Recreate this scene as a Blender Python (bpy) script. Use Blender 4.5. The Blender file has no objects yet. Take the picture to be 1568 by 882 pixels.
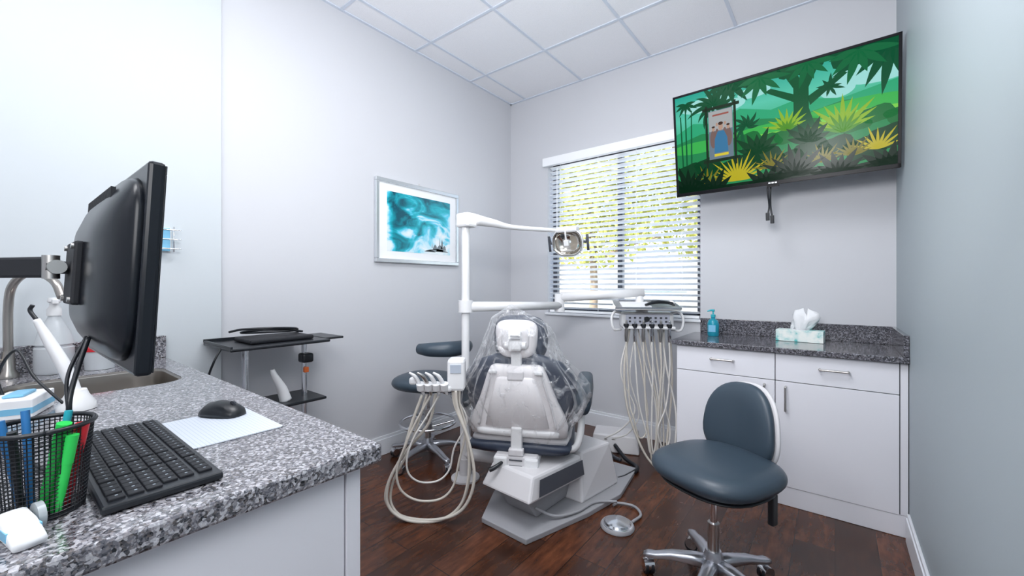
import bpy, bmesh, math, random
from mathutils import Vector, Matrix
random.seed(7)
S = bpy.context.scene
COL = S.collection
try:
    S.view_settings.view_transform = 'Standard'
    S.view_settings.look = 'None'
except Exception: pass

# ---------------------------------------------------------------- materials
def mat(name, c, rough=0.5, metal=0.0, **kw):
    m = bpy.data.materials.new(name); m.use_nodes = True
    b = m.node_tree.nodes['Principled BSDF']
    b.inputs['Base Color'].default_value = (c[0], c[1], c[2], 1)
    b.inputs['Roughness'].default_value = rough
    b.inputs['Metallic'].default_value = metal
    for k, v in kw.items():
        b.inputs[k.replace('_', ' ')].default_value = v
    return m
def nt(m): return m.node_tree.nodes, m.node_tree.links, m.node_tree.nodes['Principled BSDF']
def coords(m, scale=(1,1,1), rot=(0,0,0)):
    n, l, b = nt(m)
    t = n.new('ShaderNodeTexCoord'); mp = n.new('ShaderNodeMapping')
    mp.inputs['Scale'].default_value = scale; mp.inputs['Rotation'].default_value = rot
    l.new(t.outputs['Object'], mp.inputs['Vector']); return mp.outputs['Vector']
def ramp(m, fac, stops, interp='LINEAR'):
    n, l, b = nt(m)
    r = n.new('ShaderNodeValToRGB'); r.color_ramp.interpolation = interp
    e = r.color_ramp.elements
    while len(e) < len(stops): e.new(0.5)
    for i, (p, c) in enumerate(stops):
        e[i].position = p; e[i].color = (c[0], c[1], c[2], 1)
    l.new(fac, r.inputs['Fac']); return r.outputs['Color']
def noise(m, vec, scale, detail=2, rough=.5):
    n, l, b = nt(m); t = n.new('ShaderNodeTexNoise')
    t.inputs['Scale'].default_value = scale; t.inputs['Detail'].default_value = detail
    t.inputs['Roughness'].default_value = rough
    l.new(vec, t.inputs['Vector']); return t.outputs['Fac']
def bump(m, h, s=.1, d=.01):
    n, l, b = nt(m); t = n.new('ShaderNodeBump')
    t.inputs['Strength'].default_value = s; t.inputs['Distance'].default_value = d
    l.new(h, t.inputs['Height']); l.new(t.outputs['Normal'], b.inputs['Normal'])
def mixc(m, fac, a, b_, typ='MIX'):
    n, l, b = nt(m); x = n.new('ShaderNodeMixRGB'); x.blend_type = typ
    for i, v in ((0, fac), (1, a), (2, b_)):
        if isinstance(v, (int, float)): x.inputs[i].default_value = v
        elif isinstance(v, tuple): x.inputs[i].default_value = (v[0], v[1], v[2], 1)
        else: l.new(v, x.inputs[i])
    return x.outputs[0]
def setc(m, s, inp='Base Color'):
    n, l, b = nt(m); l.new(s, b.inputs[inp])

def paint(name, c, rough=.55):
    m = mat(name, c, rough); v = coords(m)
    f = noise(m, v, 260, 2); bump(m, f, .06, .002)
    g = noise(m, v, .8, 2)
    setc(m, ramp(m, g, [(.3, tuple(x*.975 for x in c)), (.7, c)])); return m
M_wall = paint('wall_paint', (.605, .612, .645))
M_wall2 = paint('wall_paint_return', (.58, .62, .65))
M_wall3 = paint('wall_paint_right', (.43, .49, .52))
M_trim = mat('trim_white', (.80, .82, .86), .35)
M_ceil = mat('ceiling_tile', (.80, .81, .85), .9)
v = coords(M_ceil); f = noise(M_ceil, v, 320, 3, .7); setc(M_ceil, ramp(M_ceil, f, [(.3, (.80, .81, .84)), (.55, (.92, .92, .95))])); bump(M_ceil, f, .25, .003)
M_grid = mat('ceiling_grid', (.66, .71, .80), .5)

def wood_floor():
    m = mat('wood_floor', (.1, .04, .02), .27)
    n, l, b = nt(m)
    vec = coords(m, (1, 1, 1), (0, 0, math.radians(90)))
    br = n.new('ShaderNodeTexBrick'); br.offset = .37
    br.inputs['Scale'].default_value = 1.0
    br.inputs['Brick Width'].default_value = 1.2; br.inputs['Row Height'].default_value = .155
    br.inputs['Mortar Size'].default_value = .0018; br.inputs['Bias'].default_value = 0
    br.inputs['Color1'].default_value = (0, 0, 0, 1); br.inputs['Color2'].default_value = (1, 1, 1, 1)
    br.inputs['Mortar'].default_value = (.5, .5, .5, 1)
    l.new(vec, br.inputs['Vector'])
    t = n.new('ShaderNodeTexCoord')
    mp = n.new('ShaderNodeMapping'); mp.inputs['Scale'].default_value = (9, 1.8, 1)
    l.new(t.outputs['Object'], mp.inputs['Vector'])
    g = noise(m, mp.outputs['Vector'], 4, 8, .6)
    mp2 = n.new('ShaderNodeMapping'); mp2.inputs['Scale'].default_value = (3, 2, 1)
    l.new(t.outputs['Object'], mp2.inputs['Vector'])
    g2 = noise(m, mp2.outputs['Vector'], 2.2, 4, .6)
    a = ramp(m, g, [(.26, (.034, .014, .008)), (.5, (.078, .029, .014)), (.75, (.135, .054, .026))])
    c = ramp(m, g2, [(.3, (.55, .5, .5)), (.65, (1.25, 1.15, 1.08))])
    x = mixc(m, 1.0, a, c, 'MULTIPLY')
    pl = ramp(m, br.outputs['Color'], [(0, (.6, .58, .56)), (1, (1.35, 1.25, 1.2))])
    x = mixc(m, 1.0, x, pl, 'MULTIPLY')
    x = mixc(m, br.outputs['Fac'], x, (.008, .004, .003))
    setc(m, x); bump(m, g, .12, .002)
    return m
M_floor = wood_floor()

def granite(k1=1.0):
    m = mat('granite', (.3, .3, .3), .12, Coat_Weight=.3)
    n, l, b = nt(m); vec = coords(m)
    def vor(s):
        t = n.new('ShaderNodeTexVoronoi'); t.inputs['Scale'].default_value = s
        l.new(vec2, t.inputs['Vector']); sp = n.new('ShaderNodeSeparateColor'); l.new(t.outputs['Color'], sp.inputs[0]); return sp
    nn = n.new('ShaderNodeTexNoise'); nn.inputs['Scale'].default_value = 60; l.new(vec, nn.inputs['Vector'])
    ad = n.new('ShaderNodeVectorMath'); ad.operation = 'MULTIPLY_ADD'
    l.new(nn.outputs['Color'], ad.inputs[0]); ad.inputs[1].default_value = (.012, .012, .012); l.new(vec, ad.inputs[2])
    vec2 = ad.outputs[0]
    v1 = vor(190)
    a = ramp(m, v1.outputs['Red'], [(0, (.008, .009, .013)), (.20, (.045, .05, .065)), (.34, (.14, .14, .165)), (.56, (.27, .265, .29)), (.80, (.52, .52, .56))], 'CONSTANT')
    v2 = vor(380)
    c = ramp(m, v2.outputs['Green'], [(0, (.02, .02, .025)), (.18, (.16, .155, .17)), (.6, (.30, .26, .25)), (.85, (.52, .52, .55))], 'CONSTANT')
    x = mixc(m, .34, a, c)
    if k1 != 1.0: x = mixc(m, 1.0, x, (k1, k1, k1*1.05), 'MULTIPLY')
    setc(m, x); return m
M_gran = granite()
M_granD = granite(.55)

M_cab = mat('cabinet_white', (.82, .82, .87), .38)
M_gap = mat('shadow_gap', (.1, .1, .12), .8)
M_white = mat('plastic_white', (.78, .78, .79), .35)
M_cream = mat('chair_shell', (.68, .665, .68), .38)
M_shell = mat('chair_back_shell', (.78, .755, .765), .35)
M_grey = mat('grey_plate', (.33, .33, .35), .45)
M_dgrey = mat('dark_grey_panel', (.06, .065, .08), .4)
M_vinyl = mat('vinyl_slate', (.042, .064, .088), .38)
v = coords(M_vinyl); bump(M_vinyl, noise(M_vinyl, v, 400, 2), .08, .001)
M_vinylN = mat('vinyl_navy', (.036, .048, .078), .4)
M_chrome = mat('chrome', (.78, .79, .82), .16, 1)
M_steel = mat('brushed_steel', (.55, .53, .51), .3, 1)
M_alu = mat('cast_aluminium', (.50, .51, .55), .3, .9)
M_black = mat('black_plastic', (.010, .012, .016), .35)
M_blackg = mat('black_gloss', (.006, .008, .012), .15)
M_bezel = mat('television_bezel', (.004, .004, .006), .3, Specular_IOR_Level=.15)
M_blackmon = mat('monitor_back_plastic', (.006, .008, .012), .28, Specular_IOR_Level=.35)
M_blackm = mat('black_matte', (.013, .014, .018), .6, Specular_IOR_Level=.35)
M_hose = mat('hose_beige', (.60, .56, .50), .45)
M_hoseW = mat('hose_white', (.68, .66, .63), .4)
M_blind = mat('blind_white', (.92, .93, .95), .4)
M_frameS = mat('silver_frame', (.62, .65, .68), .25, .6)
M_teal = mat('teal', (.03, .42, .50), .3)
M_blue = mat('blue', (.03, .18, .45), .35)
M_red = mat('red', (.60, .02, .03), .35)
M_green = mat('green', (.03, .60, .10), .35)
M_paper = mat('paper', (.85, .86, .88), .8)
M_skyb = mat('light_blue', (.20, .50, .72), .4)

def plastic_film():
    m = bpy.data.materials.new('plastic_film'); m.use_nodes = True
    n = m.node_tree.nodes; l = m.node_tree.links
    n.clear(); o = n.new('ShaderNodeOutputMaterial')
    tr = n.new('ShaderNodeBsdfTransparent'); gl = n.new('ShaderNodeBsdfGlossy'); gl.inputs['Roughness'].default_value = .10
    df = n.new('ShaderNodeBsdfDiffuse'); df.inputs['Color'].default_value = (.92, .93, .96, 1)
    lw = n.new('ShaderNodeLayerWeight'); lw.inputs['Blend'].default_value = .36
    t = n.new('ShaderNodeTexCoord'); ns = n.new('ShaderNodeTexNoise'); ns.inputs['Scale'].default_value = 11; ns.inputs['Detail'].default_value = 5
    ns.inputs['Distortion'].default_value = 1.8
    l.new(t.outputs['Object'], ns.inputs['Vector'])
    r = n.new('ShaderNodeValToRGB'); r.color_ramp.elements[0].position = .52; r.color_ramp.elements[0].color = (.03,)*3+(1,)
    r.color_ramp.elements[1].position = .68; r.color_ramp.elements[1].color = (.46,)*3+(1,)
    l.new(ns.outputs['Fac'], r.inputs['Fac'])
    ad = n.new('ShaderNodeMath'); ad.operation = 'MULTIPLY_ADD'; ad.inputs[1].default_value = .40; ad.use_clamp = True
    l.new(lw.outputs['Facing'], ad.inputs[0]); l.new(r.outputs['Color'], ad.inputs[2])
    m1 = n.new('ShaderNodeMixShader'); m1.inputs[0].default_value = .45
    l.new(df.outputs[0], m1.inputs[1]); l.new(gl.outputs[0], m1.inputs[2])
    bp = n.new('ShaderNodeBump'); bp.inputs['Strength'].default_value = .9; bp.inputs['Distance'].default_value = .03
    l.new(ns.outputs['Fac'], bp.inputs['Height']); l.new(bp.outputs[0], gl.inputs['Normal'])
    m2 = n.new('ShaderNodeMixShader'); l.new(ad.outputs[0], m2.inputs[0])
    l.new(tr.outputs[0], m2.inputs[1]); l.new(m1.outputs[0], m2.inputs[2])
    l.new(m2.outputs[0], o.inputs['Surface']); return m
M_film = plastic_film()
_em = {}
def emis(c, s=.85):
    k = (round(c[0], 3), round(c[1], 3), round(c[2], 3), s)
    if k not in _em:
        _em[k] = mat('screen_colour_%d' % len(_em), (c[0]*.03, c[1]*.03, c[2]*.03), .22, Emission_Color=(c[0], c[1], c[2], 1), Emission_Strength=s, Specular_IOR_Level=.10)
    return _em[k]

# ---------------------------------------------------------------- geometry helpers
def root(name, loc=(0, 0, 0), yaw=0, parent=None, rot=None):
    o = bpy.data.objects.new(name, None); COL.objects.link(o)
    o.empty_display_size = .05
    o.location = loc; o.rotation_euler = rot if rot else (0, 0, math.radians(yaw))
    if parent: o.parent = parent
    return o
def mesh(name, verts, faces, m, parent=None, smooth=False, bev=0, loc=None, rot=None, flipfix=True, bseg=2):
    me = bpy.data.meshes.new(name)
    me.from_pydata([tuple(v) for v in verts], [], faces)
    bm = bmesh.new(); bm.from_mesh(me)
    if flipfix: bmesh.ops.recalc_face_normals(bm, faces=bm.faces)
    if bev: bmesh.ops.bevel(bm, geom=list(bm.edges), offset=bev, segments=bseg, profile=.5, affect='EDGES', clamp_overlap=True)
    bm.to_mesh(me); bm.free()
    me.materials.append(m)
    if smooth:
        for p in me.polygons: p.use_smooth = True
    o = bpy.data.objects.new(name, me); COL.objects.link(o)
    if parent: o.parent = parent
    if loc: o.location = loc
    if rot: o.rotation_euler = rot
    return o
BF = [(0, 1, 3, 2), (4, 6, 7, 5), (0, 4, 5, 1), (2, 3, 7, 6), (0, 2, 6, 4), (1, 5, 7, 3)]
def bv(x0, x1, y0, y1, z0, z1):
    return [(x, y, z) for x in (x0, x1) for y in (y0, y1) for z in (z0, z1)]
def box(name, b, m, parent=None, bev=0, loc=None, rot=None):
    return mesh(name, bv(*b), BF, m, parent, bev=bev, loc=loc, rot=rot)
def boxes(name, lst, m, parent=None, bev=0, loc=None, rot=None):
    V = []; F = []
    for b in lst:
        k = len(V); V += bv(*b); F += [tuple(i+k for i in f) for f in BF]
    return mesh(name, V, F, m, parent, bev=bev, loc=loc, rot=rot)
def prism(name, poly, z0, z1, m, parent=None, bev=0, loc=None, top=None, rot=None):
    n = len(poly); top = top or poly
    V = [(x, y, z0) for x, y in poly]+[(x, y, z1) for x, y in top]
    F = [tuple(range(n))[::-1], tuple(range(n, 2*n))]+[(i, (i+1) % n, n+(i+1) % n, n+i) for i in range(n)]
    return mesh(name, V, F, m, parent, bev=bev, loc=loc, rot=rot)
def loft(name, rings, m, parent=None, caps=True, smooth=True, loc=None, rot=None):
    n = len(rings[0]); V = [p for r in rings for p in r]; F = []
    for i in range(len(rings)-1):
        for j in range(n):
            a = i*n+j; b = i*n+(j+1) % n; F.append((a, b, b+n, a+n))
    if caps:
        F.append(tuple(range(n))[::-1]); F.append(tuple(range((len(rings)-1)*n, len(rings)*n)))
    return mesh(name, V, F, m, parent, smooth=smooth, loc=loc, rot=rot)
def sring(c, u, v, a, b, p=2.0, n=32):
    c = Vector(c); u = Vector(u); v = Vector(v); R = []
    for i in range(n):
        t = 2*math.pi*i/n; ct, st = math.cos(t), math.sin(t)
        R.append(c+u*a*math.copysign(abs(ct)**(2/p), ct)+v*b*math.copysign(abs(st)**(2/p), st))
    return R
def catmull(pts, sub):
    P = [Vector(p) for p in pts]
    if len(P) < 3 or sub <= 1: return P
    Q = [P[0]*2-P[1]]+P+[P[-1]*2-P[-2]]; out = []
    for i in range(1, len(Q)-2):
        a, b, c, d = Q[i-1:i+3]
        for k in range(sub):
            t = k/sub
            out.append(.5*((2*b)+(c-a)*t+(2*a-5*b+4*c-d)*t*t+(3*b-a-3*c+d)*t**3))
    out.append(P[-1]); return out
def tube(name, pts, r, m, parent=None, sub=8, seg=10, loc=None, rot=None, flat=1.0):
    P = catmull(pts, sub); rings = []
    T0 = (P[1]-P[0]).normalized(); up = Vector((0, 0, 1)) if abs(T0.z) < .9 else Vector((1, 0, 0))
    N = T0.cross(up).normalized(); k = len(P)
    for i, p in enumerate(P):
        T = (P[min(i+1, k-1)]-P[max(i-1, 0)]).normalized()
        N = (N-T*N.dot(T)).normalized(); B = T.cross(N)
        if isinstance(r, (list, tuple)):
            f = i/(k-1)*(len(r)-1); j = min(int(f), len(r)-2); rr = r[j]+(r[j+1]-r[j])*(f-j)
        else: rr = r
        rings.append([p+(N*math.cos(2*math.pi*s/seg)+B*flat*math.sin(2*math.pi*s/seg))*rr for s in range(seg)])
    return loft(name, rings, m, parent, loc=loc, rot=rot)
def lathe(name, prof, m, parent=None, seg=32, loc=(0, 0, 0), rot=None, smooth=True):
    rings = [[(r*math.cos(2*math.pi*s/seg), r*math.sin(2*math.pi*s/seg), z) for s in range(seg)] for r, z in prof]
    o = loft(name, rings, m, parent, smooth=smooth, loc=loc, rot=rot)
    md = o.modifiers.new('es', 'EDGE_SPLIT'); md.split_angle = math.radians(40); return o
def cyl(name, p0, p1, r, m, parent=None, seg=20):
    o = tube(name, [p0, p1], r, m, parent, sub=1, seg=seg)
    md = o.modifiers.new('es', 'EDGE_SPLIT'); md.split_angle = math.radians(40); return o
def pillow(name, w, h, t, m, parent=None, p=3, curv=0, loc=None, rot=None, n=40, sq=5, shape=None, dish=0):
    ss = [0, .3, .55, .75, .88, .95, .99, 1.0]; F = []
    def pt(s, i, side):
        a = 2*math.pi*i/n; c, d = math.cos(a), math.sin(a)
        x = math.copysign(abs(c)**(2/p), c)*w/2*s; z = math.copysign(abs(d)**(2/p), d)*h/2*s
        if shape: x *= shape(z/(h/2))
        y = side*t/2*max(0, (1-s**sq))**.5+curv*x*x
        if side < 0: y += dish*(1-s*s)
        return (x, y, z)
    rings = [[pt(s, i, -1) for i in range(n)] for s in ss[1:]]+[[pt(s, i, 1) for i in range(n)] for s in ss[1:-1][::-1]]
    V = [p_ for r_ in rings for p_ in r_]
    for i in range(len(rings)-1):
        for j in range(n):
            a = i*n+j; b = i*n+(j+1) % n; F.append((a, b, b+n, a+n))
    c0 = len(V); V.append(pt(0, 0, -1)); V.append(pt(0, 0, 1)); L = (len(rings)-1)*n
    for j in range(n):
        F.append((c0, (j+1) % n, j)); F.append((c0+1, L+j, L+(j+1) % n))
    return mesh(name, V, F, m, parent, smooth=True, loc=loc, rot=rot)
R = math.radians

# ---------------------------------------------------------------- room shell
XL, XR, YB, YN, HC = -2.57, .28, 3.26, -1.5, 3.04
box('floor', (XL-.12, XR+.12, YN-.12, YB+.15, -.1, 0), M_floor)
box('ceiling', (XL-.12, XR+.12, YN-.12, YB+.15, HC, HC+.12), M_ceil)
g = []
for x in (-2.377, -1.767, -1.157, -.547, .063): g.append((x-.010, x+.010, YN+.001, YB-.001, HC-.006, HC-.0005))
y = 2.66
while y > YN:
    g.append((XL+.001, XR-.001, y-.010, y+.010, HC-.007, HC-.0005)); y -= .61
g += [(XL+.0, XL+.02, .79, YB-.0, HC-.008, HC-.0005), (XL, XR, YB-.02, YB, HC-.008, HC-.0005), (XR-.02, XR, YN, YB, HC-.008, HC-.0005)]
boxes('trim_ceiling_grid', g, M_grid)
box('wall_left', (XL-.12, XL, YN-.12, YB+.15, 0, HC), M_wall)
box('wall_left_return', (XL+.0005, XL+.022, YN, .766, 0, HC-.001), M_wall2, bev=.003)
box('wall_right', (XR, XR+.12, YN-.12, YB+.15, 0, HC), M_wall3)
box('wall_near', (XL, XR, YN-.12, YN, 0, HC), M_wall)
WX0, WX1, WZ0, WZ1 = -2.13, -.785, .965, 2.385
boxes('wall_back', [(XL, WX0, YB, YB+.15, 0, HC), (WX1, XR, YB, YB+.15, 0, HC), (WX0, WX1, YB, YB+.15, 0, WZ0), (WX0, WX1, YB, YB+.15, WZ1, HC)], M_wall)
def baseboard(name, x0, x1, y0, y1):
    boxes(name, [(x0, x1, y0, y1, .001, .115), (x0+(.005 if x1-x0 < .05 and x0 > -1 else 0), x1-(.005 if x1-x0 < .05 and x0 < -1 else 0), y0+(.005 if y1-y0 < .05 else 0), y1, .114, .135)], M_trim, bev=.002)
baseboard('baseboard_left', XL+.0005, XL+.016, .78, YB-.001)
baseboard('baseboard_back', XL+.017, -.82, YB-.016, YB-.0005)
baseboard('baseboard_right', XR-.016, XR-.0005, YN+.01, 2.70)

# window
w = root('window_1', (0, 0, 0))
yb = YB+.10
boxes('frame', [(WX0, WX0+.045, yb, yb+.04, WZ0, WZ1), (WX1-.045, WX1, yb, yb+.04, WZ0, WZ1), (WX0, WX1, yb, yb+.04, WZ0, WZ0+.045), (WX0, WX1, yb, yb+.04, WZ1-.045, WZ1), (-1.475, -1.43, yb-.005, yb+.04, WZ0, WZ1)], M_dgrey, w)
box('sill', (WX0-.02, WX1+.02, YB-.022, YB+.09, WZ0-.018, WZ0+.002), M_trim, w, bev=.003)
bl = root('window_blinds')
box('valance', (WX0-.03, WX1+.03, YB-.045, YB-.002, WZ1-.055, WZ1+.022), M_blind, bl, bev=.004)
V = []; F = []
z = WZ0+.05; th = R(20)
while z < WZ1-.05:
    c, s = math.cos(th)*.025, math.sin(th)*.025
    k = len(V); yc = YB+.045
    pr = [(yc-c, z+s), (yc, z+.003), (yc+c, z-s), (yc+c, z-s-.003), (yc, z), (yc-c, z+s-.003)]
    for x in (WX0+.012, WX1-.012): V += [(x, a, b) for a, b in pr]
    F += [tuple(k+i for i in range(6)), tuple(k+6+i for i in range(6))[::-1]]+[(k+i, k+(i+1) % 6, k+6+(i+1) % 6, k+6+i) for i in range(6)]
    z += .0435
mesh('slats', V, F, M_blind, bl)
boxes('bottom_rail', [(WX0+.012, WX1-.012, YB+.02, YB+.07, WZ0+.006, WZ0+.026)], M_blind, bl, bev=.003)
boxes('ladder_cords', [(x-.0015, x+.0015, YB+.017, YB+.019, WZ0+.02, WZ1-.05) for x in (-2.0, -1.62, -1.28, -.92)], M_blind, bl)
cyl('tilt_wand', (-2.03, YB+.005, WZ1-.08), (-2.03, YB+.004, 1.55), .004, M_blind, bl)

# outside
M_ground = mat('outside_ground', (.84, .83, .80), .9); M_stucco = mat('stucco', (.84, .83, .80), .9)
box('outside_ground', (-14, 8, 3.6, 20, -.25, -.05), M_ground)
box('neighbor_garden_wall', (-14, 6, 12, 12.3, -.05, 2.1), M_stucco)
def leafmat():
    m = mat('foliage', (.3, .45, .05), .5); n, l, b = nt(m)
    o = n.new('ShaderNodeTexCoord'); f = noise(m, o.outputs['Object'], 2.5, 3)
    setc(m, ramp(m, f, [(.3, (.26, .31, .05)), (.5, (.50, .50, .11)), (.7, (.72, .66, .24))]))
    return m
M_leaf = leafmat(); M_bark = mat('bark', (.22, .17, .12), .9)
def tree(name, x, y, h, rad, nleaf):
    t = root(name, (x, y, -.05))
    tube('trunk', [(0, 0, 0), (.05, 0, h*.3), (-.03, .05, h*.6), (.05, 0, h*.85)], [.1, .08, .06, .02], M_bark, t)
    for i in range(7):
        a = i*.9; z0 = h*(.40+.06*i)
        tube('branch_%d' % i, [(0, 0, z0), (math.cos(a)*rad*.5, math.sin(a)*rad*.5, z0+.3), (math.cos(a)*rad*.9, math.sin(a)*rad*.9, z0+.45)], [.04, .025, .008], M_bark, t, sub=4)
    V = []; F = []
    for i in range(nleaf):
        d = Vector((random.gauss(0, 1), random.gauss(0, 1), random.gauss(0, 1))).normalized()*(random.random()**.4)
        c = Vector((d.x*rad, d.y*rad*.7, h*.74+d.z*h*.38))
        u = Vector((random.gauss(0, 1), random.gauss(0, 1), random.gauss(0, 1))).normalized(); q = u.orthogonal().normalized()
        s = random.uniform(.045, .085); k = len(V)
        V += [c-u*s, c+q*s*.55, c+u*s, c-q*s*.55]; F.append((k, k+1, k+2, k+3))
    mesh('leaves', V, F, M_leaf, t, flipfix=False)
tree('tree', -3.9, 7.6, 4.4, 1.8, 6500)
tree('tree.001', -2.0, 8.8, 4.8, 1.9, 6500)
tree('tree.002', -6.6, 8.6, 5.0, 2.2, 8000)
tree('tree.003', -.6, 7.4, 3.9, 1.4, 3600)

# ---------------------------------------------------------------- back counter
BX0 = -.80; CY = 2.73; CH = .875
cb = root('base_cabinet')
box('carcass', (BX0, XR-.002, CY+.02, YB-.002, .10, CH-.032), M_cab, cb)
box('plinth', (BX0+.0, XR-.002, CY+.004, CY+.03, .001, .105), M_cab, cb, bev=.002)
box('gap_backing', (BX0+.003, XR-.004, CY+.016, CY+.0215, .105, CH-.035), M_gap, cb)
boxes('doors_drawers', [(BX0+.002, -.267, CY, CY+.018, .69, CH-.035), (-.263, .245, CY, CY+.018, .69, CH-.035),
     (BX0+.002, -.267, CY, CY+.018, .107, .686), (-.263, .245, CY, CY+.018, .107, .686), (.249, XR-.003, CY+.003, CY+.018, .107, CH-.035)], M_cab, cb, bev=.0015)
def handle(name, p0, p1, out, parent):
    p0 = Vector(p0); p1 = Vector(p1); o = Vector(out); d = (p1-p0).normalized()
    tube(name, [p0, p0+o*.9, p0+o+d*.012, p1+o-d*.012, p1+o*.9, p1], .0055, M_steel, parent, sub=4)
o3 = (0, -.028, 0)
handle('handle_1', (-.595, CY, .775), (-.475, CY, .775), o3, cb); handle('handle_2', (-.065, CY, .775), (.055, CY, .775), o3, cb)
handle('handle_3', (-.315, CY, .53), (-.315, CY, .66), o3, cb); handle('handle_4', (-.215, CY, .53), (-.215, CY, .66), o3, cb)
ct = root('granite_countertop')
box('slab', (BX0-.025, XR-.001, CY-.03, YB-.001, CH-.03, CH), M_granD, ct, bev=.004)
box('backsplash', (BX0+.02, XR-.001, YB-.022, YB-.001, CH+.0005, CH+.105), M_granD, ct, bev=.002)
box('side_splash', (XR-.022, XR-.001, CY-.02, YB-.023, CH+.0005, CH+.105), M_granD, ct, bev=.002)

# tissue box
t = root('tissue_box', (-.17, 3.10, CH+.001), -4)
M_tb = mat('tissue_box_print', (.7, .8, .78), .6); v = coords(M_tb)
setc(M_tb, ramp(M_tb, noise(M_tb, v, 22, 3), [(.36, (.12, .52, .50)), (.44, (.65, .80, .78)), (.6, (.86, .9, .86))]))
box('carton', (-.12, .12, -.055, .055, 0, .07), M_tb, t, bev=.002)
lathe('opening_rim', [(.0, .0702), (.045, .0702), (.045, .0715), (0, .0715)], M_paper, t, seg=24)
rings = []
for i, zz in enumerate([.068, .09, .115, .14, .165, .175]):
    a = [.035, .045, .05, .055, .045, .01][i]; rr = []
    for k in range(24):
        an = 2*math.pi*k/24; q = a*(1+.35*math.sin(an*3+i*.6)+.15*math.sin(an*7+i))
        rr.append((q*math.cos(an)*1.1+.01*i*.6, q*.55*math.sin(an), zz+.018*math.sin(an*2+1)*(i/3)))
    rings.append(rr)
loft('tissue', rings, M_paper, t)
# soap
s = root('soap_dispenser', (-.655, 3.06, CH+.001))
M_soap = mat('soap_teal', (.02, .40, .55), .1, Transmission_Weight=.3)
lathe('bottle', [(0, 0), (.032, 0), (.036, .006), (.036, .085), (.03, .105), (.013, .118), (.013, .13), (0, .13)], M_soap, s)
lathe('collar', [(0, .13), (.015, .13), (.015, .145), (.005, .147), (.005, .17), (0, .17)], M_teal, s)
tube('pump_nozzle', [(.008, 0, .172), (-.012, 0, .174), (-.035, -.01, .166)], [.009, .007, .004], M_teal, s)
box('label', (-.022, .022, -.0375, -.0355, .03, .075), M_skyb, s)

# ---------------------------------------------------------------- TV
tw, thh = 1.13, .665
tv = root('wall_mounted_television', (-.298, 2.885, 2.158), rot=(R(7.5), 0, R(-2.3)))
box('body', (-tw/2, tw/2, 0, .035, -thh/2, thh/2), M_bezel, tv, bev=.004)
box('rear_housing', (-.36, .36, .035, .075, -.26, .12), M_blackm, tv, bev=.01)
boxes('bezel', [(-tw/2, tw/2, -.004, .001, thh/2-.014, thh/2), (-tw/2, tw/2, -.004, .001, -thh/2, -thh/2+.022), (-tw/2, -tw/2+.014, -.004, .001, -thh/2, thh/2), (tw/2-.014, tw/2, -.004, .001, -thh/2, thh/2)], M_bezel, tv, bev=.001)
boxes('badge', [(-.022, -.010, -.0055, -.004, -thh/2+.007, -thh/2+.015), (-.006, .006, -.0055, -.004, -thh/2+.007, -thh/2+.015), (.010, .022, -.0055, -.004, -thh/2+.007, -thh/2+.015)], M_white, tv)
box('sensor_tab', (-.03, .03, -.002, .02, -thh/2-.012, -thh/2), M_bezel, tv)
sw, sh = tw-.028, thh-.036; sx0 = -sw/2; sz0 = -thh/2+.022
M_scr = mat('screen_background', (0, 0, 0), .22, Emission_Strength=.85, Specular_IOR_Level=.10)
vec = coords(M_scr); n_, l_, b_ = nt(M_scr)
sep = n_.new('ShaderNodeSeparateXYZ'); l_.new(vec, sep.inputs[0])
mr = n_.new('ShaderNodeMapRange'); mr.inputs[1].default_value = sz0; mr.inputs[2].default_value = sz0+sh; l_.new(sep.outputs['Z'], mr.inputs[0])
setc(M_scr, ramp(M_scr, mr.outputs[0], [(.3, (.01, .22, .05)), (.55, (.06, .50, .26)), (.75, (.12, .66, .48)), (1, (.02, .42, .32))]), 'Emission Color')
mesh('screen', [(sx0, -.001, sz0), (sx0+sw, -.001, sz0), (sx0+sw, -.001, sz0+sh), (sx0, -.001, sz0+sh)], [(0, 1, 2, 3)], M_scr, tv, flipfix=False)
LAY = [0]
def clip(poly):
    def cl(P, ins, inter):
        out = []
        for i in range(len(P)):
            a, b = P[i-1], P[i]
            if ins(b):
                if not ins(a): out.append(inter(a, b))
                out.append(b)
            elif ins(a): out.append(inter(a, b))
        return out
    def ix(c): return lambda a, b: (c, a[1]+(b[1]-a[1])*(c-a[0])/(b[0]-a[0]))
    def iy(c): return lambda a, b: (a[0]+(b[0]-a[0])*(c-a[1])/(b[1]-a[1]), c)
    for ins, it in ((lambda p: p[0] >= 0, ix(0)), (lambda p: p[0] <= 1, ix(1)), (lambda p: p[1] >= 0, iy(0)), (lambda p: p[1] <= 1, iy(1))):
        if len(poly) < 3: return []
        poly = cl(poly, ins, it)
    return poly
def shapes(name, polys, c, du=0):
    LAY[0] += 1; yy = -.001-.00006*LAY[0]; V = []; F = []
    for P in polys:
        P = clip([(u+du, v_) for u, v_ in P])
        if len(P) < 3: continue
        k = len(V); V += [(sx0+u*sw, yy, sz0+v_*sh) for u, v_ in P]; F.append(tuple(range(k, k+len(P))))
    mesh(name, V, F, emis(c), tv, flipfix=False)
AS = sw/sh
def leaf(u, v_, ang, L, wd, bend=0):
    a = R(ang); pts = []; k = 7
    for sgn in (1, -1):
        rng = range(k+1) if sgn == 1 else range(k-1, 0, -1)
        for i in rng:
            tt = i/k; aa = a+bend*tt; x = L*tt*math.cos(aa); y_ = L*tt*math.sin(aa); ww = wd*math.sin(math.pi*tt**.8)*sgn
            pts.append((u+(x-ww*math.sin(aa))/AS, v_+y_+ww*math.cos(aa)))
    return pts
def fan(u, v_, L, n, a0, a1, wd, bend=0):
    return [leaf(u, v_, a0+(a1-a0)*i/(n-1), L*(.85+.3*((i*7) % 3)/2), wd, bend) for i in range(n)]
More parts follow.
